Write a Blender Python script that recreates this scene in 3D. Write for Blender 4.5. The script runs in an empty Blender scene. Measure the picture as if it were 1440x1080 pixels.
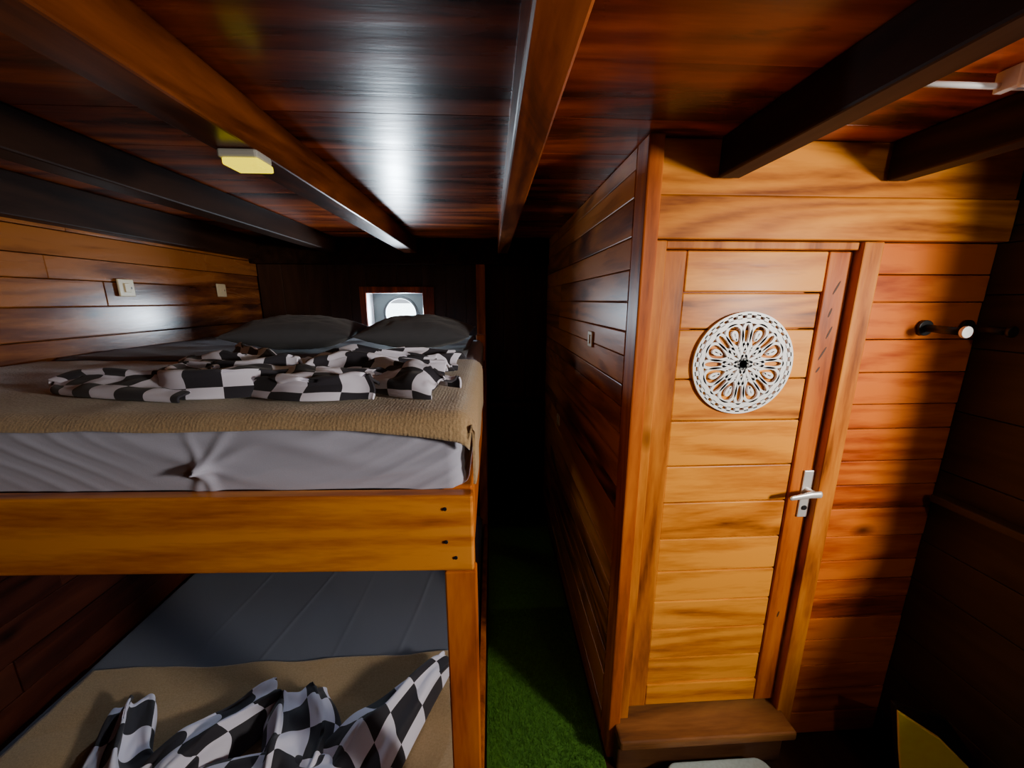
import bpy, bmesh, math, random
from mathutils import Vector, noise, Matrix
random.seed(7)
S=bpy.context.scene
CAMZ=1.83
# ------------------------------------------------------------ materials
def newmat(name):
    m=bpy.data.materials.new(name); m.use_nodes=True
    nt=m.node_tree; b=nt.nodes['Principled BSDF']
    return m,nt,b
def N(nt,t,**k):
    n=nt.nodes.new(t)
    for a,v in k.items(): setattr(n,a,v)
    return n
def wood(name,axis,cols,rough=.32,coat=.15,grain=1.0,knots=True,var=.5,bump=.15,crough=.2,spec=.4,smear=0,ring=.07,fine=.22):
    m,nt,b=newmat(name); L=nt.links.new
    tc=N(nt,'ShaderNodeTexCoord'); geo=N(nt,'ShaderNodeNewGeometry')
    mul=N(nt,'ShaderNodeMath',operation='MULTIPLY'); mul.inputs[1].default_value=41.7
    L(geo.outputs['Random Per Island'],mul.inputs[0])
    comb=N(nt,'ShaderNodeCombineXYZ')
    for i in range(3): L(mul.outputs[0],comb.inputs[i])
    add=N(nt,'ShaderNodeVectorMath',operation='ADD'); L(tc.outputs['Object'],add.inputs[0]); L(comb.outputs[0],add.inputs[1])
    sc=[1.,1.,1.]; sc['xyz'.index(axis)]=.13
    mp=N(nt,'ShaderNodeMapping'); mp.inputs['Scale'].default_value=sc
    L(add.outputs[0],mp.inputs[0])
    n1=N(nt,'ShaderNodeTexNoise'); n1.inputs['Scale'].default_value=9*grain; n1.inputs['Detail'].default_value=4; n1.inputs['Distortion'].default_value=1.4
    L(mp.outputs[0],n1.inputs['Vector'])
    n2=N(nt,'ShaderNodeTexNoise'); n2.inputs['Scale'].default_value=3.2*grain; n2.inputs['Detail'].default_value=1
    L(mp.outputs[0],n2.inputs['Vector'])
    m2=N(nt,'ShaderNodeMath',operation='MULTIPLY'); m2.inputs[1].default_value=75; L(n2.outputs[0],m2.inputs[0])
    sn=N(nt,'ShaderNodeMath',operation='SINE'); L(m2.outputs[0],sn.inputs[0])
    n3=N(nt,'ShaderNodeTexNoise'); n3.inputs['Scale'].default_value=110*grain; n3.inputs['Detail'].default_value=3
    L(mp.outputs[0],n3.inputs['Vector'])
    a1=N(nt,'ShaderNodeMath',operation='MULTIPLY_ADD'); a1.inputs[1].default_value=ring; L(sn.outputs[0],a1.inputs[0]); L(n1.outputs[0],a1.inputs[2])
    a2=N(nt,'ShaderNodeMath',operation='MULTIPLY_ADD'); a2.inputs[1].default_value=fine; L(n3.outputs[0],a2.inputs[0]); L(a1.outputs[0],a2.inputs[2])
    a3=N(nt,'ShaderNodeMath',operation='MULTIPLY_ADD'); a3.inputs[1].default_value=.28*var; L(geo.outputs['Random Per Island'],a3.inputs[0]); L(a2.outputs[0],a3.inputs[2])
    cr=N(nt,'ShaderNodeValToRGB'); e=cr.color_ramp.elements
    e[0].position=.36; e[0].color=(*cols[0],1); e[1].position=.92; e[1].color=(*cols[2],1)
    q=cr.color_ramp.elements.new(.62); q.color=(*cols[1],1)
    L(a3.outputs[0],cr.inputs[0])
    out=cr.outputs[0]
    if knots:
        vo=N(nt,'ShaderNodeTexVoronoi'); vo.inputs['Scale'].default_value=3.1
        sk=[1.,1.,1.]; sk['xyz'.index(axis)]=.55
        mk=N(nt,'ShaderNodeMapping'); mk.inputs['Scale'].default_value=sk; L(add.outputs[0],mk.inputs[0])
        L(mk.outputs[0],vo.inputs['Vector'])
        r=N(nt,'ShaderNodeValToRGB'); r.color_ramp.elements[0].position=.02; r.color_ramp.elements[0].color=(.85,.85,.85,1)
        r.color_ramp.elements[1].position=.10; r.color_ramp.elements[1].color=(0,0,0,1); L(vo.outputs['Distance'],r.inputs[0])
        mx=N(nt,'ShaderNodeMix',data_type='RGBA'); L(r.outputs[0],mx.inputs[0]); L(out,mx.inputs[6])
        mx.inputs[7].default_value=(cols[0][0]*.45,cols[0][1]*.3,cols[0][2]*.3,1); out=mx.outputs[2]
    if smear:
        ss=[2.2,2.2,2.2]; ss['xyz'.index(axis)]=.45
        ms=N(nt,'ShaderNodeMapping'); ms.inputs['Scale'].default_value=ss; L(tc.outputs['Object'],ms.inputs[0])
        ns=N(nt,'ShaderNodeTexNoise'); ns.inputs['Scale'].default_value=2.5; ns.inputs['Detail'].default_value=7; ns.inputs['Roughness'].default_value=.65; ns.inputs['Distortion'].default_value=.8; L(ms.outputs[0],ns.inputs['Vector'])
        rs=N(nt,'ShaderNodeValToRGB'); rs.color_ramp.elements[0].position=.52; rs.color_ramp.elements[0].color=(0,0,0,1); rs.color_ramp.elements[1].position=.62; rs.color_ramp.elements[1].color=(smear,smear,smear,1); L(ns.outputs[0],rs.inputs[0])
        mx=N(nt,'ShaderNodeMix',data_type='RGBA'); L(rs.outputs[0],mx.inputs[0]); L(out,mx.inputs[6]); mx.inputs[7].default_value=(cols[0][0]*.6,cols[0][1]*.6,cols[0][2]*.6,1); out=mx.outputs[2]
    L(out,b.inputs['Base Color'])
    rr=N(nt,'ShaderNodeMath',operation='MULTIPLY_ADD'); rr.inputs[1].default_value=.18; rr.inputs[2].default_value=rough-.08; L(n1.outputs[0],rr.inputs[0]); L(rr.outputs[0],b.inputs['Roughness'])
    b.inputs['Specular IOR Level'].default_value=spec
    b.inputs['Coat Weight'].default_value=coat; b.inputs['Coat Roughness'].default_value=crough
    bp=N(nt,'ShaderNodeBump'); bp.inputs['Strength'].default_value=bump; bp.inputs['Distance'].default_value=.004; L(a2.outputs[0],bp.inputs['Height']); L(bp.outputs[0],b.inputs['Normal'])
    return m
def plain(name,col,rough=.5,metal=0,noise_amt=.12,scale=30,bump=.0,sheen=0,emit=None,es=0,spec=.5):
    m,nt,b=newmat(name); L=nt.links.new
    tc=N(nt,'ShaderNodeTexCoord'); n=N(nt,'ShaderNodeTexNoise'); n.inputs['Scale'].default_value=scale; n.inputs['Detail'].default_value=4
    L(tc.outputs['Object'],n.inputs['Vector'])
    mx=N(nt,'ShaderNodeMix',data_type='RGBA'); L(n.outputs[0],mx.inputs[0])
    mx.inputs[6].default_value=(*[c*(1-noise_amt) for c in col],1); mx.inputs[7].default_value=(*[min(1,c*(1+noise_amt)) for c in col],1)
    L(mx.outputs[2],b.inputs['Base Color']); b.inputs['Roughness'].default_value=rough; b.inputs['Metallic'].default_value=metal
    b.inputs['Sheen Weight'].default_value=sheen; b.inputs['Specular IOR Level'].default_value=spec
    if bump:
        bp=N(nt,'ShaderNodeBump'); bp.inputs['Strength'].default_value=bump; bp.inputs['Distance'].default_value=.003; L(n.outputs[0],bp.inputs['Height']); L(bp.outputs[0],b.inputs['Normal'])
    if emit: b.inputs['Emission Color'].default_value=(*emit,1); b.inputs['Emission Strength'].default_value=es
    return m
HON=((.15,.032,.002),(.52,.15,.007),(.80,.30,.020))
ORG=((.07,.007,.001),(.37,.056,.003),(.62,.14,.008))
RED=((.03,.006,.002),(.26,.038,.006),(.72,.14,.015))
DRK=((.010,.004,.002),(.026,.010,.005),(.045,.018,.009))
w_door=wood('honey_wood_x','x',HON,spec=.2,coat=.03,rough=.40,ring=.12,fine=.34,var=.7)
w_stile=wood('honey_wood_z','z',((.13,.025,.002),(.43,.112,.006),(.64,.215,.015)),var=.2,spec=.2,coat=.03,rough=.40,ring=.11,fine=.3)
w_post=wood('teak_wood_z','z',((.12,.019,.002),(.40,.080,.004),(.56,.145,.009)),var=.2,spec=.2,coat=.04,rough=.40,ring=.11,fine=.3)
w_head=wood('honey_wood_header','x',((.20,.044,.003),(.52,.155,.008),(.76,.28,.020)),var=.2,spec=.2,coat=.03,rough=.40,ring=.11,fine=.3)
w_plank=wood('orange_plank','x',ORG,var=1.1,spec=.2,coat=.03,rough=.40,ring=.11,fine=.3)
w_left=wood('left_wall_plank','y',((.03,.006,.002),(.15,.037,.006),(.38,.12,.019)),rough=.25,coat=.3,var=1.4,ring=.1,fine=.3)
w_left_shade=wood('left_wall_plank_shaded','y',((.010,.0025,.0015),(.034,.007,.004),(.065,.015,.007)),rough=.4,var=.8,spec=.2)  # left wall wood again, with the under-bunk shade put into its colour
w_corr=wood('corridor_plank','y',((.03,.006,.002),(.25,.058,.007),(.58,.18,.026)),var=1.6,spec=.3,coat=.1,ring=.12)
w_ceil=wood('ceiling_varnish','x',RED,rough=.28,coat=.2,grain=.6,knots=False,var=.3,crough=.22,bump=.45,smear=.85,spec=.35)
w_beam=wood('beam_wood_y','y',((.03,.006,.002),(.12,.027,.004),(.25,.062,.010)),rough=.35,var=.2,smear=.6,spec=.3)
w_beamc=wood('beam_wood_orange','y',((.05,.01,.002),(.28,.056,.006),(.54,.135,.016)),rough=.35,var=.2,smear=.7,spec=.3)
w_beamd=wood('dark_beam_y','y',DRK,rough=.5,coat=.0,var=.2,spec=.12)
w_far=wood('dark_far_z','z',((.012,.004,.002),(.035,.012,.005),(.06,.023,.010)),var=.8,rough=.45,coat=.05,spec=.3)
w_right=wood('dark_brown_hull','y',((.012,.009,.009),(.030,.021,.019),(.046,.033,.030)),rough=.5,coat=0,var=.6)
w_board=wood('bunk_board_wood','x',((.18,.038,.003),(.50,.132,.010),(.76,.27,.030)),rough=.34,var=.1,ring=.15,fine=.4,spec=.3)
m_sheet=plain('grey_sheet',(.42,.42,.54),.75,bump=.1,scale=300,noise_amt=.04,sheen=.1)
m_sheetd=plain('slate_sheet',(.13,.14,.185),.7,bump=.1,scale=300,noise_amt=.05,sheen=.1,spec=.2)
m_pillow=plain('charcoal_cotton',(.065,.065,.075),.8,noise_amt=.1,sheen=.1,spec=.2)
m_white=plain('white_paint',(.90,.92,.95),.4,noise_amt=.03)
m_lampw=plain('lamp_housing_plastic',(.45,.44,.40),.5,noise_amt=.03)
m_hullp=plain('weathered_white_panel',(.13,.15,.145),.5,noise_amt=.2,scale=8)
m_ring=plain('painted_ring',(.05,.055,.055),.5)
m_cream=plain('cream_plastic',(.80,.68,.45),.35,noise_amt=.03)
m_chrome=plain('brushed_chrome',(.78,.76,.75),.38,.55,noise_amt=.05)
m_black=plain('black_plastic',(.012,.012,.014),.35)
m_yellow=plain('yellow_fabric',(1.0,.80,.0),.6,spec=.05)
m_mat=plain('pale_grey_foam',(.42,.52,.52),.7,noise_amt=.2,scale=90,bump=.3)
m_grass=plain('turf_green',(.07,.19,.022),.7,noise_amt=.5,scale=60,spec=.2)
m_glow=plain('lamp_diffuser',(.20,.13,.0),.7,emit=(1,.80,.0),es=1.7,spec=.05)
def blanket_mat():
    m,nt,b=newmat('beige_blanket'); L=nt.links.new
    tc=N(nt,'ShaderNodeTexCoord'); w=N(nt,'ShaderNodeTexWave',bands_direction='X'); w.inputs['Scale'].default_value=40; w.inputs['Distortion'].default_value=2.5; w.inputs['Detail'].default_value=2
    L(tc.outputs['Object'],w.inputs['Vector'])
    n=N(nt,'ShaderNodeTexNoise'); n.inputs['Scale'].default_value=160; n.inputs['Detail'].default_value=4; L(tc.outputs['Object'],n.inputs['Vector'])
    mx=N(nt,'ShaderNodeMix',data_type='RGBA'); L(n.outputs[0],mx.inputs[0]); mx.inputs[6].default_value=(.26,.165,.075,1); mx.inputs[7].default_value=(.50,.335,.175,1)
    L(mx.outputs[2],b.inputs['Base Color']); b.inputs['Roughness'].default_value=.95; b.inputs['Sheen Weight'].default_value=.3
    ad=N(nt,'ShaderNodeMath',operation='MULTIPLY_ADD'); ad.inputs[1].default_value=.12; L(w.outputs[1],ad.inputs[0]); L(n.outputs[0],ad.inputs[2])
    bp=N(nt,'ShaderNodeBump'); bp.inputs['Strength'].default_value=.6; bp.inputs['Distance'].default_value=.003; L(ad.outputs[0],bp.inputs['Height']); L(bp.outputs[0],b.inputs['Normal'])
    return m
m_blanket=blanket_mat()
def check_mat():
    m,nt,b=newmat('checkered_cotton'); L=nt.links.new
    uv=N(nt,'ShaderNodeUVMap'); c=N(nt,'ShaderNodeTexChecker'); c.inputs['Scale'].default_value=1
    c.inputs[1].default_value=(.018,.016,.026,1); c.inputs[2].default_value=(.78,.76,.93,1)
    L(uv.outputs[0],c.inputs[0]); L(c.outputs[0],b.inputs['Base Color']); b.inputs['Roughness'].default_value=.75; b.inputs['Sheen Weight'].default_value=.1
    return m
m_check=check_mat()
# ------------------------------------------------------------ mesh helpers
def link(o,parent=None):
    S.collection.objects.link(o)
    if parent: o.parent=parent
    return o
def boxes(name,lst,mat,bevel=.003,parent=None):
    bm=bmesh.new()
    for b in lst:
        x0,x1,y0,y1,z0,z1=b
        vs=[bm.verts.new(p) for p in ((x0,y0,z0),(x1,y0,z0),(x1,y1,z0),(x0,y1,z0),(x0,y0,z1),(x1,y0,z1),(x1,y1,z1),(x0,y1,z1))]
        for f in ((0,3,2,1),(4,5,6,7),(0,1,5,4),(1,2,6,5),(2,3,7,6),(3,0,4,7)): bm.faces.new([vs[i] for i in f])
    me=bpy.data.meshes.new(name); bm.to_mesh(me); bm.free()
    o=bpy.data.objects.new(name,me); me.materials.append(mat); link(o,parent)
    if bevel:
        md=o.modifiers.new('bevel','BEVEL'); md.width=bevel; md.segments=2; md.limit_method='ANGLE'
    return o
def grid(name,nu,nv,fn,mat,parent=None,uvf=None,solid=0,sub=0):
    bm=bmesh.new(); uvl=bm.loops.layers.uv.new('UVMap') if uvf else None
    V=[[bm.verts.new(fn(i/nu,j/nv)) for j in range(nv+1)] for i in range(nu+1)]
    for i in range(nu):
        for j in range(nv):
            f=bm.faces.new((V[i][j],V[i+1][j],V[i+1][j+1],V[i][j+1])); f.smooth=True
            if uvf:
                for l,(a,b) in zip(f.loops,((i,j),(i+1,j),(i+1,j+1),(i,j+1))): l[uvl].uv=uvf(a/nu,b/nv)
    me=bpy.data.meshes.new(name); bm.to_mesh(me); bm.free()
    o=bpy.data.objects.new(name,me); me.materials.append(mat); link(o,parent)
    if solid: md=o.modifiers.new('s','SOLIDIFY'); md.thickness=solid; md.offset=1
    if sub: md=o.modifiers.new('u','SUBSURF'); md.levels=sub; md.render_levels=sub
    return o
def cyl(name,p0,p1,r,mat,parent=None,seg=24,r2=None,bevel=0):
    p0=Vector(p0);p1=Vector(p1); d=p1-p0
    bm=bmesh.new(); bmesh.ops.create_cone(bm,cap_ends=True,segments=seg,radius1=r,radius2=r if r2 is None else r2,depth=d.length)
    M=Matrix.Translation((p0+p1)/2)@d.to_track_quat('Z','Y').to_matrix().to_4x4(); bmesh.ops.transform(bm,matrix=M,verts=bm.verts)
    for f in bm.faces: f.smooth=len(f.verts)==4
    me=bpy.data.meshes.new(name); bm.to_mesh(me); bm.free()
    o=bpy.data.objects.new(name,me); me.materials.append(mat); link(o,parent)
    if bevel: md=o.modifiers.new('b','BEVEL'); md.width=bevel; md.segments=2
    return o
def poly(name,pts,th,mat,parent):
    bm=bmesh.new(); bm.faces.new([bm.verts.new(p) for p in pts]); me=bpy.data.meshes.new(name); bm.to_mesh(me); bm.free(); me.materials.append(mat)
    o=link(bpy.data.objects.new(name,me),parent); md=o.modifiers.new('s','SOLIDIFY'); md.thickness=th; md=o.modifiers.new('b','BEVEL'); md.width=th*.3; md.segments=2; return o
def empty(name,loc=(0,0,0)):
    e=bpy.data.objects.new(name,None); e.empty_display_size=.1; link(e); return e
def nz(x,y,z=0,s=1): return noise.noise(Vector((x*s,y*s,z*s)))
def plank_rows(a0,a1,z0,z1,w,seglen,mk,gap=.002):
    out=[]; z=z0
    while z<z1-.01:
        h=w*random.uniform(.8,1.2); zt=min(z+h,z1)
        if z1-zt<.04: zt=z1
        a=a0
        while a<a1-.01:
            l=seglen*random.uniform(.6,1.3); at=min(a+l,a1)
            if a1-at<.3: at=a1
            out.append(mk(a,at-.001,z+gap/2,zt-gap/2,random.uniform(0,.003))); a=at
        z=zt
    return out
# ------------------------------------------------------------ ROOM SHELL
XL,XR,YB,YF,ZC=-1.8,1.645,-.8,3.15,2.29
boxes('floor',[(XL-.1,XR+.1,YB-.1,YF+.1,-.06,0)],wood('floor_wood','y',DRK,var=.5),0)
pl=[];y=YB-.1
while y<YF+.1:
    w=random.uniform(.2,.27); yt=min(y+w,YF+.2)
    pl.append((XL-.1,XR+.1,y+.0002,yt-.0002,ZC+random.uniform(0,.001),ZC+.05)); y=yt
boxes('ceiling',pl+[(XL-.1,XR+.1,YB-.1,YF+.2,ZC+.051,ZC+.08)],w_ceil,.0007)
Lf=lambda a,b,c,d,r:(XL-.05,XL-r*2,a,b,c,d)
boxes('wall_left',plank_rows(YB,YF,1.2,ZC,.115,2.3,Lf,.003)+[(XL-.08,XL-.0505,YB-.1,YF+.1,-.05,ZC+.05)],w_left,.003)
boxes('wall_left_lower_shaded',plank_rows(YB,YF,0,1.2,.16,2.2,Lf),w_left_shade,.003)  # lower planks of the same left wall, in the shade-darkened copy
sy0,sy1,sz0,sz1=-.55,.58,1.22,2.06
R=lambda a,b,c,d,r:(XR+r,XR+.05,a,b,c,d)
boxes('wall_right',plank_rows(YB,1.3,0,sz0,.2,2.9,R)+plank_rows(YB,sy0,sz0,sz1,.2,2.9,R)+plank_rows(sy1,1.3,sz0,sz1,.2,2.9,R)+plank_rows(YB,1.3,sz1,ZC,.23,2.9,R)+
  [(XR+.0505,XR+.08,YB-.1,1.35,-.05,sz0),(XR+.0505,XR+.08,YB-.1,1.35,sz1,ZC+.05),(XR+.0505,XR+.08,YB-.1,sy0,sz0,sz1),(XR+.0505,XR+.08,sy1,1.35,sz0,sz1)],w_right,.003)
w2=empty('window_2')
boxes('casing',[(XR-.015,XR,sy0-.06,sy0,sz0-.06,sz1+.06),(XR-.015,XR,sy1,sy1+.06,sz0-.06,sz1+.06),(XR-.015,XR,sy0,sy1,sz1,sz1+.06),(XR-.02,XR,sy0,sy1,sz0-.06,sz0)],w_post,.004,w2)
boxes('wall_corridor',plank_rows(1.27,YF,0,ZC,.098,1.3,lambda a,b,c,d,r:(.45+r,.485,a,b,c,d),.003)+[(.4855,.50,1.27,YF+.1,0,ZC)],w_corr,.003)
boxes('wall_door',plank_rows(1.225,XR,0,2.01,.105,2,lambda a,b,c,d,r:(a,b,1.215+r,1.26,c,d),.003)+[(.50,XR+.05,1.265,1.29,0,ZC)],w_plank,.003)
boxes('trim_header',[(.50,XR,1.19,1.26,2.012,2.135),(.50,XR,1.20,1.26,2.138,ZC)],w_head,.004)
boxes('trim_corner_post',[(.45,.497,1.17,1.262,0,ZC)],w_post,.005)
boxes('trim_door_casing',[(.499,.535,1.19,1.262,.10,2.008),(1.16,1.225,1.185,1.262,.02,2.008)],w_stile,.004)
boxes('trim_door_head',[(.537,1.158,1.20,1.262,1.985,2.008)],w_stile,.003)
wx0,wx1,wz0,wz1=-.985,-.545,1.50,1.885
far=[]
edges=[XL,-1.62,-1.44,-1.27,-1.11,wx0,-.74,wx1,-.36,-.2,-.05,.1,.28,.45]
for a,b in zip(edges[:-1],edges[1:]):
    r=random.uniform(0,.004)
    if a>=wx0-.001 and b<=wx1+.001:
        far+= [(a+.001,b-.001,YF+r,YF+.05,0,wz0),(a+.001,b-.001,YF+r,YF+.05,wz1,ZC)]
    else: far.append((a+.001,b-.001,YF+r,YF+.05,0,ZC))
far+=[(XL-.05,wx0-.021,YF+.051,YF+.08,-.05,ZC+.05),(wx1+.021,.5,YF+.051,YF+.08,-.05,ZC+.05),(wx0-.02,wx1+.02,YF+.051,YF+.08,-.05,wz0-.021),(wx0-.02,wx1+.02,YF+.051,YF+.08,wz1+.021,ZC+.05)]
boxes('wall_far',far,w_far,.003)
boxes('trim_far_plate',[(XL,.45,YF-.09,YF,2.10,ZC-.001)],w_beamd,.005)
boxes('trim_left_plate',[(XL,XL+.07,YB,YF-.09,2.13,ZC-.001)],w_beamd,.006)
boxes('trim_far_post',[(-.115,-.045,YF-.1,YF-.005,0,2.1)],w_post,.005)
boxes('trim_far_rail',[(-.045,.449,YF-.06,YF-.005,.95,.985)],w_far,.004)
boxes('wall_rear',plank_rows(XL,XR,0,ZC,.15,2,lambda a,b,c,d,r:(a,b,YB-.05,YB-r,c,d))+[(XL-.05,XR+.05,YB-.08,YB-.051,-.05,ZC+.05)],w_far,.003)
for nm,x0,x1,mt,ye in (('a',-1.24,-1.15,w_beamd,YF-.09),('b',-.655,-.555,w_beam,YF-.09),('c',.052,.13,w_beamc,YF-.09),('d',.668,.735,w_beamd,1.19),('e',1.19,1.255,w_beamd,1.19)):
    boxes('ceiling_beam',[(x0,x1,YB,ye-.001,2.18,ZC-.001)],mt,.006)
# ------------------------------------------------------------ porthole window
win=empty('window_1')
boxes('casing',[(wx0-.05,wx0,YF-.02,YF+.0,wz0-.05,wz1+.05),(wx1,wx1+.09,YF-.02,YF,wz0-.05,wz1+.05),(wx0,wx1,YF-.02,YF,wz1,wz1+.05),(wx0,wx1,YF-.03,YF,wz0-.05,wz0)],wood('window_casing','z',RED,var=.1),.004,win)
D=.16
boxes('reveal',[(wx0-.02,wx0,YF,YF+D,wz0,wz1),(wx1,wx1+.02,YF,YF+D,wz0,wz1),(wx0,wx1,YF,YF+D,wz1,wz1+.02),(wx0,wx1,YF,YF+D,wz0-.02,wz0)],m_white,.002,win)
pcx,pcz,pr=-.76,1.72,.130
def outer_panel():
    bm=bmesh.new(); n=64; yy=YF+D
    ri=[];ro=[]
    for k in range(n):
        a=2*math.pi*k/n; c,s=math.cos(a),math.sin(a)
        ri.append(bm.verts.new((pcx+pr*c,yy,pcz+pr*s)))
        tx=((wx1+.02 if c>0 else wx0-.02)-pcx)/c if abs(c)>1e-6 else 1e9
        tz=((wz1+.02 if s>0 else wz0-.02)-pcz)/s if abs(s)>1e-6 else 1e9
        t=min(tx,tz); ro.append(bm.verts.new((pcx+t*c,yy,pcz+t*s)))
    for k in range(n):
        bm.faces.new((ri[k],ro[k],ro[(k+1)%n],ri[(k+1)%n]))
    me=bpy.data.meshes.new('hull_panel'); bm.to_mesh(me); bm.free(); me.materials.append(m_hullp)
    o=link(bpy.data.objects.new('hull_panel',me),win); md=o.modifiers.new('s','SOLIDIFY'); md.thickness=.02
outer_panel()
def torus(name,c,R,r,mat,parent):
    def f(u,v):
        a=2*math.pi*u;b=2*math.pi*v
        q=R+r*math.cos(b)
        return (c[0]+q*math.cos(a),c[1]+r*math.sin(b),c[2]+q*math.sin(a))
    return grid(name,64,12,f,mat,parent)
torus('porthole_ring',(pcx,YF+D-.005,pcz),pr+.004,.012,m_ring,win)
def sea_mat():
    m,nt,b=newmat('sea_water'); L=nt.links.new
    tc=N(nt,'ShaderNodeTexCoord'); n=N(nt,'ShaderNodeTexNoise'); n.inputs['Scale'].default_value=.9; n.inputs['Detail'].default_value=6; n.inputs['Distortion'].default_value=1
    L(tc.outputs['Object'],n.inputs['Vector'])
    cr=N(nt,'ShaderNodeValToRGB'); cr.color_ramp.elements[0].position=.42; cr.color_ramp.elements[0].color=(.25,.50,.55,1); cr.color_ramp.elements[1].position=.58; cr.color_ramp.elements[1].color=(.85,.93,.95,1)
    L(n.outputs[0],cr.inputs[0]); L(cr.outputs[0],b.inputs['Base Color']); b.inputs['Roughness'].default_value=.25
    bp=N(nt,'ShaderNodeBump'); bp.inputs['Strength'].default_value=.6; L(n.outputs[0],bp.inputs['Height']); L(bp.outputs[0],b.inputs['Normal'])
    return m
boxes('sea_water',[(-150,150,6,400,-1.3,-1.2)],sea_mat(),0)
# ------------------------------------------------------------ DOOR
door=empty('door_1')
dy0,dy1=1.215,1.25
dx0,dx1,dz0,dz1=.537,1.156,.20,1.982
boxes('stile_left',[(dx0,.612,dy0,dy1,dz0,dz1)],w_stile,.004,door)
boxes('stile_right',[(1.078,dx1,dy0,dy1,dz0,dz1)],w_post,.004,door)
boxes('rail_top',[(.614,1.076,dy0+.002,dy1,dz1-.125,dz1)],w_door,.004,door)
boxes('rail_bottom',[(.614,1.076,dy0+.002,dy1,dz0,dz0+.10)],w_door,.004,door)
hs=[.125,.14,.13,.135,.14,.15,.145,.17,.15,.17,.12]
t=(dz1-.127)-(dz0+.102); k=t/sum(hs); lst=[];z=dz0+.102
for h in hs:
    lst.append((.614,1.076,dy0+.007+random.uniform(0,.003),dy1-.002,z+.002,z+h*k-.002)); z+=h*k
boxes('panel_planks',lst,w_door,.004,door)
def gouges():
    bm=bmesh.new()
    for i,(x,z,L_,an) in enumerate(((1.120,1.87,.024,66),(1.112,1.79,.016,75),(1.121,1.725,.022,70),(1.110,1.655,.026,64),(1.104,1.60,.012,60),(1.117,.62,.014,80))):
        n=14; a0=math.radians(an); ra,rb=L_,.0032
        c=[bm.verts.new((x+ra*math.cos(2*math.pi*k/n)*math.cos(a0)-rb*math.sin(2*math.pi*k/n)*math.sin(a0),dy0-.0006,z+ra*math.cos(2*math.pi*k/n)*math.sin(a0)+rb*math.sin(2*math.pi*k/n)*math.cos(a0))) for k in range(n)]
        bm.faces.new(c)
    me=bpy.data.meshes.new('wood_gouges'); bm.to_mesh(me); bm.free(); me.materials.append(plain('dark_filler',(.06,.02,.006),.7)); link(bpy.data.objects.new('wood_gouges',me),door)
gouges()
boxes('hinge',[(.533,.540,dy0-.004,dy0+.01,1.53,1.64),(.533,.540,dy0-.004,dy0+.01,.45,.56)],m_chrome,.001,door)
hx,hz=1.137,1.148
hd=empty('handle'); hd.parent=door
boxes('plate',[(hx-.02,hx+.019,dy0-.007,dy0,hz-.10,hz+.085)],m_chrome,.006,hd)
cyl('neck',(hx,dy0-.005,hz+.01),(hx,dy0-.045,hz+.01),.010,m_chrome,hd)
def lever():
    pts=[(hx+.022,hz+.012,.013),(hx-.02,hz+.011,.012),(hx-.06,hz+.005,.010),(hx-.095,hz+.0,.008)]
    def f(u,v):
        s=u*3; i=min(int(s),2); q=s-i; a=pts[i];b=pts[i+1]
        x=a[0]+(b[0]-a[0])*q; z=a[1]+(b[1]-a[1])*q; r=a[2]+(b[2]-a[2])*q
        if u in (0,1): r*=.3
        an=-2*math.pi*v
        return (x,dy0-.047+r*.6*math.cos(an),z+r*math.sin(an))
    grid('lever',24,16,f,m_chrome,hd)
lever()
cyl('keyhole',(hx,dy0-.006,hz-.06),(hx,dy0-.011,hz-.06),.009,m_black,hd)
boxes('door_sill',[(.475,1.18,1.10,1.262,.135,.175)],wood('sill_top','x',((.05,.02,.01),(.2,.075,.02),(.36,.15,.04)),rough=.5,spec=.2),.008)
boxes('trim_sill_base',[(.475,1.15,1.125,1.262,.0,.134)],wood('sill_wood','x',((.02,.009,.005),(.08,.03,.012),(.14,.06,.02)),rough=.5,spec=.2),.008)
# ------------------------------------------------------------ medallion
med=empty('carved_medallion'); mcx,mcz=.838,1.622; my=dy0+.0065
def ribbon(name,pts,hw,closed=True,th=.009):
    n=len(pts); bm=bmesh.new(); rows=[]
    for k in range(n):
        p=Vector(pts[k]); a=Vector(pts[(k-1)%n]) if closed or k>0 else p; b=Vector(pts[(k+1)%n]) if closed or k<n-1 else p
        d=(b-a).normalized() if (b-a).length>1e-7 else Vector((1,0)); nn=Vector((-d.y,d.x))
        o=p+nn*hw; i=p-nn*hw
        rows.append([bm.verts.new((mcx+q.x,y,mcz+q.y)) for q,y in ((o,my-th),(i,my-th),(i,my),(o,my))])
    for k in range(n if closed else n-1):
        A=rows[k];B=rows[(k+1)%n]
        for j in range(4): bm.faces.new((A[j],A[(j+1)%4],B[(j+1)%4],B[j]))
    bmesh.ops.recalc_face_normals(bm,faces=bm.faces)
    return bm
def add_rib(name,lst):
    me=bpy.data.meshes.new(name); big=bmesh.new()
    for b in lst:
        t=bpy.data.meshes.new('t'); b.to_mesh(t); b.free(); big.from_mesh(t); bpy.data.meshes.remove(t)
    big.to_mesh(me); big.free(); me.materials.append(m_white); link(bpy.data.objects.new(name,me),med)
def circ(r,n=96): return [(r*math.cos(2*math.pi*k/n),r*math.sin(2*math.pi*k/n)) for k in range(n)]
RM=.170
add_rib('rim',[ribbon('a',circ(RM-.003),.005),ribbon('b',circ(RM-.026),.0085)]+
  [ribbon('c',[((RM-.02)*math.cos(a),(RM-.02)*math.sin(a)),((RM-.004)*math.cos(a),(RM-.004)*math.sin(a))],.0075,False) for a in [2*math.pi*k/32 for k in range(32)]])
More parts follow.
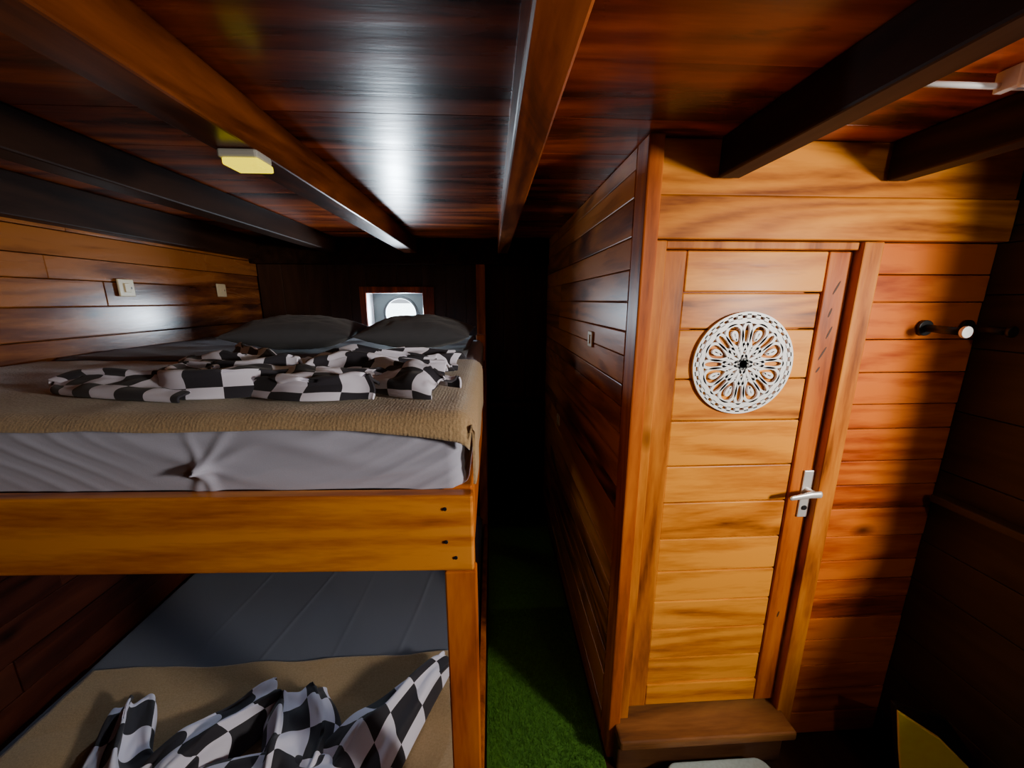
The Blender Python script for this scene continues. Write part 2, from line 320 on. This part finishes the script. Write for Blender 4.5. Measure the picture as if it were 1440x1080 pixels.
def petal(ang,r0,r1,w,hw,sharp=.5):
    pts=[]
    for k in range(40):
        t=2*math.pi*k/40; q=(1-math.cos(t))/2; r=r0+(r1-r0)*q; l=w*math.sin(t)*(max(q,1e-4)**sharp)
        pts.append((r*math.cos(ang)-l*math.sin(ang),r*math.sin(ang)+l*math.cos(ang)))
    return ribbon('p',pts,hw)
ps=[]
for k in range(8):
    a=math.pi/8+k*math.pi/4
    ps.append(petal(a,.055,.137,.034,.0045)); ps.append(petal(a,.085,.115,.008,.004))
    a2=k*math.pi/4
    ps.append(petal(a2,.045,.137,.017,.0045)); 
    ps.append(petal(a2,.014,.070,.015,.0045))
for k in range(4):
    a=k*math.pi/2; ps.append(petal(a,.004,.030,.011,.004))
ps.append(ribbon('c',circ(.007,24),.007))
add_rib('petals',ps)
# ------------------------------------------------------------ BUNK BED
bed=empty('bunk_bed')
sl=-.035
def skew(o):
    for v in o.data.vertices: v.co.y+=sl*(v.co.x+.05)*max(0,min(1,(2.6-v.co.y)/1.8))
BX0,BX1=-1.79,-.045
o=boxes('front_board_upper',[(BX0,BX1,.75,.785,1.235,1.42)],w_board,.005,bed); skew(o)
boxes('post_front',[(-.115,-.047,.787,.84,0,1.425)],w_post,.005,bed)
boxes('post_front_lower',[(-.112,-.040,.752,.786,0,1.232)],w_post,.004,bed)
boxes('post_back',[(-.105,-.045,2.62,2.69,0,1.60)],w_post,.005,bed)
boxes('side_rail',[(-.075,-.047,.842,2.618,1.25,1.42)],w_post,.004,bed)
boxes('side_rail_lower',[(-.075,-.047,.842,2.618,.06,.16)],w_post,.004,bed)
boxes('deck_upper',[(BX0,-.08,.84,2.69,1.40,1.418)],w_far,.002,bed)
boxes('deck_lower',[(BX0,-.08,.80,2.69,.05,.07)],w_far,.002,bed)
for i,(x,z) in enumerate(((-.105,1.31),(-.105,1.39),(-.085,1.27))):
    cyl('nail',(x,.750-.0012,z),(x,.753,z),.004,m_black,bed,12)
def slab(name,x0,x1,y0,y1,z0,z1,r,mat,parent=None,disp=None,nx=200,n2=150):
    Ls=[z1-z0-r, r*math.pi/2, y1-y0-2*r, r*math.pi/2, z1-z0-r]
    ext=.12 if z0>1 else (y1-y0)*.5
    def prof(v):
        if v<.5: s=v/.5*(Ls[0]+Ls[1]+ext)
        else: s=(Ls[0]+Ls[1]+ext)+(v-.5)/.5*(sum(Ls)-(Ls[0]+Ls[1]+ext))
        if s<Ls[0]: return (y0,z0+s),(-1,0)
        s-=Ls[0]
        if s<Ls[1]:
            a=s/r; return (y0+r-r*math.cos(a),z1-r+r*math.sin(a)),(-math.cos(a),math.sin(a))
        s-=Ls[1]
        if s<Ls[2]: return (y0+r+s,z1),(0,1)
        s-=Ls[2]
        if s<Ls[3]:
            a=s/r; return (y1-r+r*math.sin(a),z1-r+r*math.cos(a)),(math.sin(a),math.cos(a))
        s-=Ls[3]; return (y1,z1-r-s),(1,0)
    W=x1-x0
    def f(u,v):
        (y,z),(ny,nzv)=prof(v)
        x=x0+W*u
        e=min(u,1-u)*W; sh=0
        if e<r: sh=r-math.sqrt(max(0,r*r-(r-e)**2))
        yy=y-ny*sh*.9; zz=z-(sh if nzv>.5 else 0)
        if disp:
            d=disp(x,yy,zz,ny); yy+=ny*d; zz+=nzv*d
        return (x,yy,max(zz,z0))
    o=grid(name,nx,n2,f,mat,parent)
    me=o.data; bm=bmesh.new(); bm.from_mesh(me)
    bmesh.ops.holes_fill(bm,edges=[e for e in bm.edges if e.is_boundary],sides=0)
    bm.to_mesh(me); bm.free()
    return o
kx,kz=-.63,1.475
def wr(x,y,z,ny):
    d=.004*nz(x*2.5,z*5,3)
    if ny<-.3:
        s=1 if x>kx else -1
        for q,(k,sl_,am,ph) in enumerate(((95,.30,.0060,1.),(60,-.22,.0050,2.3),(150,.55,.0026,4.))):
            p=k*((z-kz)-sl_*s*(x-kx))+2.6*nz(x*2.2,z*6,ph)+ph
            g=.5+.5*math.sin(p)
            d+=am*g*g*max(0,.5+1.2*nz(x*3,z*3,ph+5))
        dx,dz=x-kx,z-kz; rr=math.hypot(dx,dz)+1e-4
        d+=.013*math.exp(-(rr/.020)**2)
        for ang,am,wd,ln in ((.30,.009,.010,.20),(2.9,.006,.010,.14),(-1.25,.010,.010,.10),(-1.9,.010,.011,.09),(1.9,.005,.009,.10),(.9,.007,.009,.12),(-.35,.005,.009,.12)):
            q=ang+ .2*nz(rr*6,ang*3)
            da=dx*-math.sin(q)+dz*math.cos(q); al=dx*math.cos(q)+dz*math.sin(q)
            if al>0: d+=am*math.exp(-(da/(wd*(1+al*6)))**2)*math.exp(-al/ln)
    return d
mt=empty('mattress')
o=slab('fitted_sheet',BX0+.005,-.057,.788,2.60,1.42,1.572,.045,m_sheet,mt,wr,nx=620,n2=300); skew(o)
Wb,dropb,Lb=1.735,.14,.78
def blanket_fn(u,v):
    tot=Wb+dropb; s=u*tot; r=.04; z=1.588
    def bend(s,L,r):
        if s<L-r: return s,0
        q=s-(L-r); a=min(q/r,math.pi/2); al=L-r+r*math.sin(a); dn=r*(1-math.cos(a))
        if q>r*math.pi/2: dn+=q-r*math.pi/2
        return al,dn
    x,dxn=bend(s,Wb,r)
    hem=.008+.007*nz(s*4,7)+.03*max(0,(s-1.45)/.3)**2
    Ly=Lb+hem; t=(1-v)*Ly; Y,dyn=bend(t,Lb,.045)
    y=.772+Lb-Y; zz=z-dxn-dyn*(1 if dxn<.02 else 0)
    k=.003*nz(x*9,y*9)+.004*nz(x*3,y*4,2)
    return (BX0+.008+x+(0.004 if dxn>0 else 0)+(k if dxn>.02 else 0), y-(.004 if dyn>0 else 0)+min(dxn,.05)*.3*(1 if v<.1 else 0), max(zz+(k if dxn<.02 else 0),1.425))
bl=grid('blanket',170,130,blanket_fn,m_blanket,None,solid=.006); skew(bl)
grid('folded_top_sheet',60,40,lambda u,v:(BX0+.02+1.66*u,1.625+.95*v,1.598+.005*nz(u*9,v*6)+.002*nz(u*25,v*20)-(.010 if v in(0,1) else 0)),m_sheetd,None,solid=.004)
def pillow(name,cx,cy,cz,w,d,h,rx,rz,mat):
    def side(sg):
        def f(u,v):
            a=u*2-1;b=v*2-1
            x=a*w/2*(1-.05*(1-abs(b))*abs(a)**4)
            y=b*d/2*(1-.06*(1-a*a)*abs(b)**6)
            t=max(0,(1-abs(a)**2.3))**.7*max(0,(1-abs(b)**2.4))**.55
            z=sg*h/2*t+ .010*nz(a*3,b*3,cx*5+sg)*t+.005*nz(a*9,b*9,cx)*t
            return (x,y,z)
        return f
    n=48; bm=bmesh.new()
    top=[[None]*(n+1) for _ in range(n+1)];bot=[[None]*(n+1) for _ in range(n+1)]
    ft,fb=side(1),side(-1)
    for i in range(n+1):
        for j in range(n+1):
            top[i][j]=bm.verts.new(ft(i/n,j/n))
            bot[i][j]=top[i][j] if i in(0,n) or j in(0,n) else bm.verts.new(fb(i/n,j/n))
    for i in range(n):
        for j in range(n):
            for g,fl in ((top,0),(bot,1)):
                q=[g[i][j],g[i+1][j],g[i+1][j+1],g[i][j+1]]
                if fl:q.reverse()
                try: bm.faces.new(q).smooth=True
                except ValueError: pass
    M=Matrix.Translation((cx,cy,cz))@Matrix.Rotation(rz,4,'Z')@Matrix.Rotation(rx,4,'X')
    bmesh.ops.transform(bm,matrix=M,verts=bm.verts)
    me=bpy.data.meshes.new(name); bm.to_mesh(me); bm.free(); me.materials.append(mat); return link(bpy.data.objects.new(name,me))
pillow('pillow',-.905,1.86,1.686,.56,.34,.145,math.radians(4),.05,m_pillow)
pillow('pillow',-.345,1.84,1.686,.51,.34,.145,math.radians(4),-.05,m_pillow)
# --- checkered duvets
def lobe(parent,name,pts,w0,w1,zb,h,amp,nf,seed,CH=.07,shape=.8):
    P=[Vector(p) for p in pts]
    def C(s):
        n=len(P)-1; q=s*n; i=min(int(q),n-1); t=q-i
        a=P[max(i-1,0)];b=P[i];c=P[i+1];d=P[min(i+2,n)]
        return .5*((2*b)+(-a+c)*t+(2*a-5*b+4*c-d)*t*t+(-a+3*b-3*c+d)*t**3)
    L=sum((P[i+1]-P[i]).length for i in range(len(P)-1))
    def f(u,v):
        c=C(u); e=.01; tg=(C(min(1,u+e))-C(max(0,u-e))).normalized(); n=Vector((-tg.y,tg.x))
        t=v*2-1
        w=w0+(w1-w0)*(u**shape)
        ph=t*nf*math.pi+1.3*nz(u*1.6,t*1.1,seed)+seed
        env=math.sqrt(max(0,1-t**4))
        bump=math.sin(math.pi*min(1,.15+u*.75))**.6
        arch=math.sqrt(max(0,1-t*t))*bump
        pl=(.5+.5*math.sin(ph))**.8
        z=zb+h*arch*(.75+.5*nz(u*2.5+seed,t*1.2,seed*2))+amp*pl*env*(.45+.55*u)*(.8+.6*nz(u*3,t*2,seed+9))+.010*nz(u*7,t*5,seed)*env
        off=t*w*(1+.15*nz(u*3,t*2,seed+4))+.016*math.cos(ph)*env
        p=c+n*off+tg*(.045*nz(t*2.2,seed,u))
        return Vector((p.x,p.y,z))
    M=90; arc=[0.]; pv=f(.6,0)
    for k in range(1,M+1):
        q=f(.6,k/M); arc.append(arc[-1]+(q-pv).length); pv=q
    return grid(name,72,M,f,m_check,parent,uvf=lambda u,v:(u*L*1.15/CH+seed*.37, arc[int(round(v*M))]/CH+.3*seed),solid=.006,sub=1)
du=empty('checkered_duvet'); zt=1.601
lobe(du,'fold_a',[(-1.12,1.02),(-.93,.99),(-.70,.97)],.012,.085,zt,.04,.028,1.2,1.3)
lobe(du,'fold_b',[(-.60,1.12),(-.74,1.24),(-.90,1.38)],.10,.06,zt,.06,.05,1.8,2.1)
lobe(du,'fold_h',[(-.96,1.20),(-.76,1.15),(-.56,1.18)],.05,.09,zt,.065,.05,2,6.1)
lobe(du,'fold_c',[(-.46,1.06),(-.60,.98),(-.76,.98),(-.82,1.12)],.05,.075,zt,.06,.04,1.6,4.4)
lobe(du,'fold_d',[(-.60,.99),(-.45,.95),(-.28,.96)],.05,.085,zt,.055,.04,1.8,5.7)
lobe(du,'fold_e',[(-.12,.94),(-.22,.99),(-.36,1.12)],.06,.09,zt,.065,.04,1.8,7.9)
lobe(du,'fold_f',[(-.60,1.32),(-.40,1.27),(-.12,1.34)],.07,.08,zt,.055,.045,1.8,9.2)
lobe(du,'fold_g',[(-.54,1.12),(-.38,1.15),(-.14,1.16)],.06,.08,zt,.065,.045,1.9,11.2)
# ------------------------------------------------------------ lower bunk
ml=empty('mattress')
def wl(x,y,z,ny):
    d=.004*nz(x*3,y*3,5)+.002*nz(x*8+y*3,y*3,2)
    for cx,sl2,a in ((-1.32,.10,.0022),(-.98,.20,.0024),(-.72,.05,.0014),(-.40,.14,.0024)):
        q=x-cx-sl2*(y-1.8)-.02*nz(y*2,cx)
        d+=a*math.exp(-(q/.010)**2)
    return d
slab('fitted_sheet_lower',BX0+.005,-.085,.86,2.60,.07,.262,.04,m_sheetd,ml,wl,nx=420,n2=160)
grid('blanket',120,60,lambda u,v:(-1.72+1.61*u,.92+(.50+.03*nz(u*5,3))*v,.276+.003*nz(u*14,v*7)+.012*abs(nz(u*6,v*3,4))),m_blanket,None,solid=.008)
dl=empty('checkered_duvet'); zl=.295
lobe(dl,'fold_a',[(-1.12,.90),(-1.25,1.02),(-1.37,1.22)],.14,.05,zl,.10,.055,1.7,1.9,.10)
lobe(dl,'fold_b',[(-1.10,.92),(-1.0,1.06),(-.84,1.24)],.10,.08,zl,.11,.05,1.5,3.3,.10)
lobe(dl,'fold_c',[(-.66,.90),(-.68,1.06),(-.77,1.23)],.15,.10,zl,.12,.055,2,5.2,.10)
lobe(dl,'fold_d',[(-.52,.90),(-.41,1.06),(-.22,1.33)],.18,.03,zl,.14,.06,2,7.4,.10,1.1)
lobe(dl,'fold_e',[(-1.05,.88),(-.75,.90),(-.35,.88)],.10,.11,zl,.13,.05,1.6,8.8,.10)
# ------------------------------------------------------------ small fixtures
def plate(name,c,ax):
    e=empty(name); x,y,z=c
    if ax=='L':
        boxes('cover',[(x,x+.009,y-.042,y+.042,z-.042,z+.042)],m_cream,.004,e); boxes('rocker',[(x+.009,x+.014,y-.015,y+.015,z-.022,z+.022)],m_cream,.003,e)
        boxes('indicator',[(x+.009,x+.0098,y+.022,y+.027,z-.005,z+.005)],m_black,.0,e)
    else:
        boxes('cover',[(x-.009,x,y-.035,y+.035,z-.035,z+.035)],m_cream,.004,e); boxes('rocker',[(x-.014,x-.009,y-.012,y+.012,z-.02,z+.02)],m_cream,.003,e)
plate('light_switch',(XL+.0005,2.03,1.89),'L'); plate('light_switch',(XL+.0005,2.71,1.895),'L')
plate('wall_socket',(.4495,1.70,1.66),'R'); plate('wall_socket',(.4495,2.45,1.04),'R')
def lampf(x,y,zt):
    e=empty('ceiling_lamp')
    boxes('housing',[(x-.050,x+.042,y-.034,y+.035,zt-.020,zt)],m_lampw,.006,e)
    boxes('diffuser',[(x-.040,x+.044,y-.034,y+.034,zt-.036,zt-.0195)],m_glow,.004,e)
lampf(-.590,1.055,2.179); lampf(.995,-.465,2.289)  # second lamp is an added one behind the camera, housing the fill light
rk=empty('coat_hooks')
for x in (1.449,1.60):
    cyl('base',(x,1.2145,1.74),(x,1.204,1.74),.026,m_black,rk,bevel=.002)
    cyl('peg',(x,1.205,1.74),(x,1.10,1.735),.012,m_black,rk); cyl('peg_cap',(x,1.101,1.735),(x,1.09,1.735),.018,m_white if x<1.5 else m_black,rk,bevel=.002)
boxes('wall_ledge',[(XR-.05,XR,YB+.1,1.19,1.11,1.14)],w_right,.006)
wb=empty('junction_box'); boxes('box',[(1.04,1.10,.75,.81,2.24,2.289)],m_white,.008,wb); cyl('conduit',(.88,.845,2.262),(1.185,.845,2.262),.006,m_white,wb); boxes('clip',[(1.05,1.07,.805,.853,2.25,2.289)],m_white,.002,wb)
def doormat():
    e=empty('foam_mat'); bm=bmesh.new()
    x0,x1,y0,y1,r=.64,1.05,.66,1.09,.05; pts=[]
    for cx,cy,a0 in ((x1-r,y1-r,0),(x0+r,y1-r,90),(x0+r,y0+r,180),(x1-r,y0+r,270)):
        for k in range(9):
            a=math.radians(a0+k*90/8); pts.append((cx+r*math.cos(a),cy+r*math.sin(a),.0))
    f=bm.faces.new([bm.verts.new((p[0],p[1],.001)) for p in pts])
    ex=bmesh.ops.extrude_face_region(bm,geom=[f]); bmesh.ops.translate(bm,verts=[v for v in ex['geom'] if isinstance(v,bmesh.types.BMVert)],vec=(0,0,.085))
    bmesh.ops.recalc_face_normals(bm,faces=bm.faces)
    me=bpy.data.meshes.new('pad'); bm.to_mesh(me); bm.free(); me.materials.append(m_mat); o=link(bpy.data.objects.new('pad',me),e)
    md=o.modifiers.new('b','BEVEL'); md.width=.008; md.segments=3
doormat()
by=empty('yellow_dry_bag')
poly('front_panel',[(1.37,.955,.46),(1.40,.945,.30),(1.47,.93,0.002),(1.62,.86,0.002),(1.59,.885,.29),(1.50,.92,.38)],.012,m_yellow,by)
poly('back_panel',[(1.385,.985,.455),(1.49,.96,.002),(1.635,.90,.002),(1.635,.91,.30),(1.54,.945,.43)],.02,m_black,by)
def turf():
    e=empty('artificial_turf')
    boxes('backing',[(-.04,.44,.3,3.05,.0005,.006)],m_grass,.001,e)
    bm=bmesh.new(); rnd=random.Random(3)
    for _ in range(26000):
        x=rnd.uniform(-.035,.437);y=rnd.uniform(.75,1.95);a=rnd.uniform(0,6.28);h=rnd.uniform(.009,.017);w=.0013
        dx,dy=math.cos(a)*w,math.sin(a)*w; lx,ly=rnd.uniform(-.006,.006),rnd.uniform(-.006,.006)
        bm.faces.new([bm.verts.new(p) for p in ((x-dx,y-dy,.005),(x+dx,y+dy,.005),(x+lx,y+ly,.005+h))])
    me=bpy.data.meshes.new('blades'); bm.to_mesh(me); bm.free(); me.materials.append(m_grass); link(bpy.data.objects.new('blades',me),e)
turf()
# ------------------------------------------------------------ LIGHTS
def spot(name,loc,target,power,col,deg,blend,rad):
    l=bpy.data.lights.new(name,'SPOT'); l.energy=power; l.spot_size=math.radians(deg); l.spot_blend=blend; l.shadow_soft_size=rad; l.color=col
    o=bpy.data.objects.new(name,l); link(o); o.location=loc; o.rotation_euler=(Vector(target)-Vector(loc)).to_track_quat('-Z','Y').to_euler(); return o
spot('side_window_daylight',(1.9,-.32,1.84),(.52,1.1,1.40),225,(1,.92,.80),102,1.0,.13)
spot('porthole_daylight',(pcx,YF+D+.08,pcz-.02),(-1.0,1.2,1.95),60,(.72,.86,1),140,.6,.05)
def pt(name,loc,e,col,r):
    l=bpy.data.lights.new(name,'POINT'); l.energy=e; l.color=col; l.shadow_soft_size=r
    o=bpy.data.objects.new(name,l); link(o); o.location=loc
pt('added_fill_rear',(.995,-.465,2.20),9,(1,.9,.72),.03)  # added fill behind the camera, lifts the dark right side and yellow bag
l=bpy.data.lights.new('sun','SUN'); l.energy=60; l.angle=.01; o=bpy.data.objects.new('sun',l); link(o); o.rotation_euler=(math.radians(-35),0,.3)
w=bpy.data.worlds.new('World'); S.world=w; w.use_nodes=True
w.node_tree.nodes['Background'].inputs[0].default_value=(.80,.88,1,1); w.node_tree.nodes['Background'].inputs[1].default_value=1.1
# ------------------------------------------------------------ CAMERA
cd=bpy.data.cameras.new('camera'); cd.sensor_width=36; cd.lens=535/1440*36; cd.clip_start=.02; cd.clip_end=1000
c=bpy.data.objects.new('camera',cd); link(c); c.location=(0,0,CAMZ)
c.rotation_euler=(math.radians(90-12.4),0,math.radians(-3.05)); S.camera=c
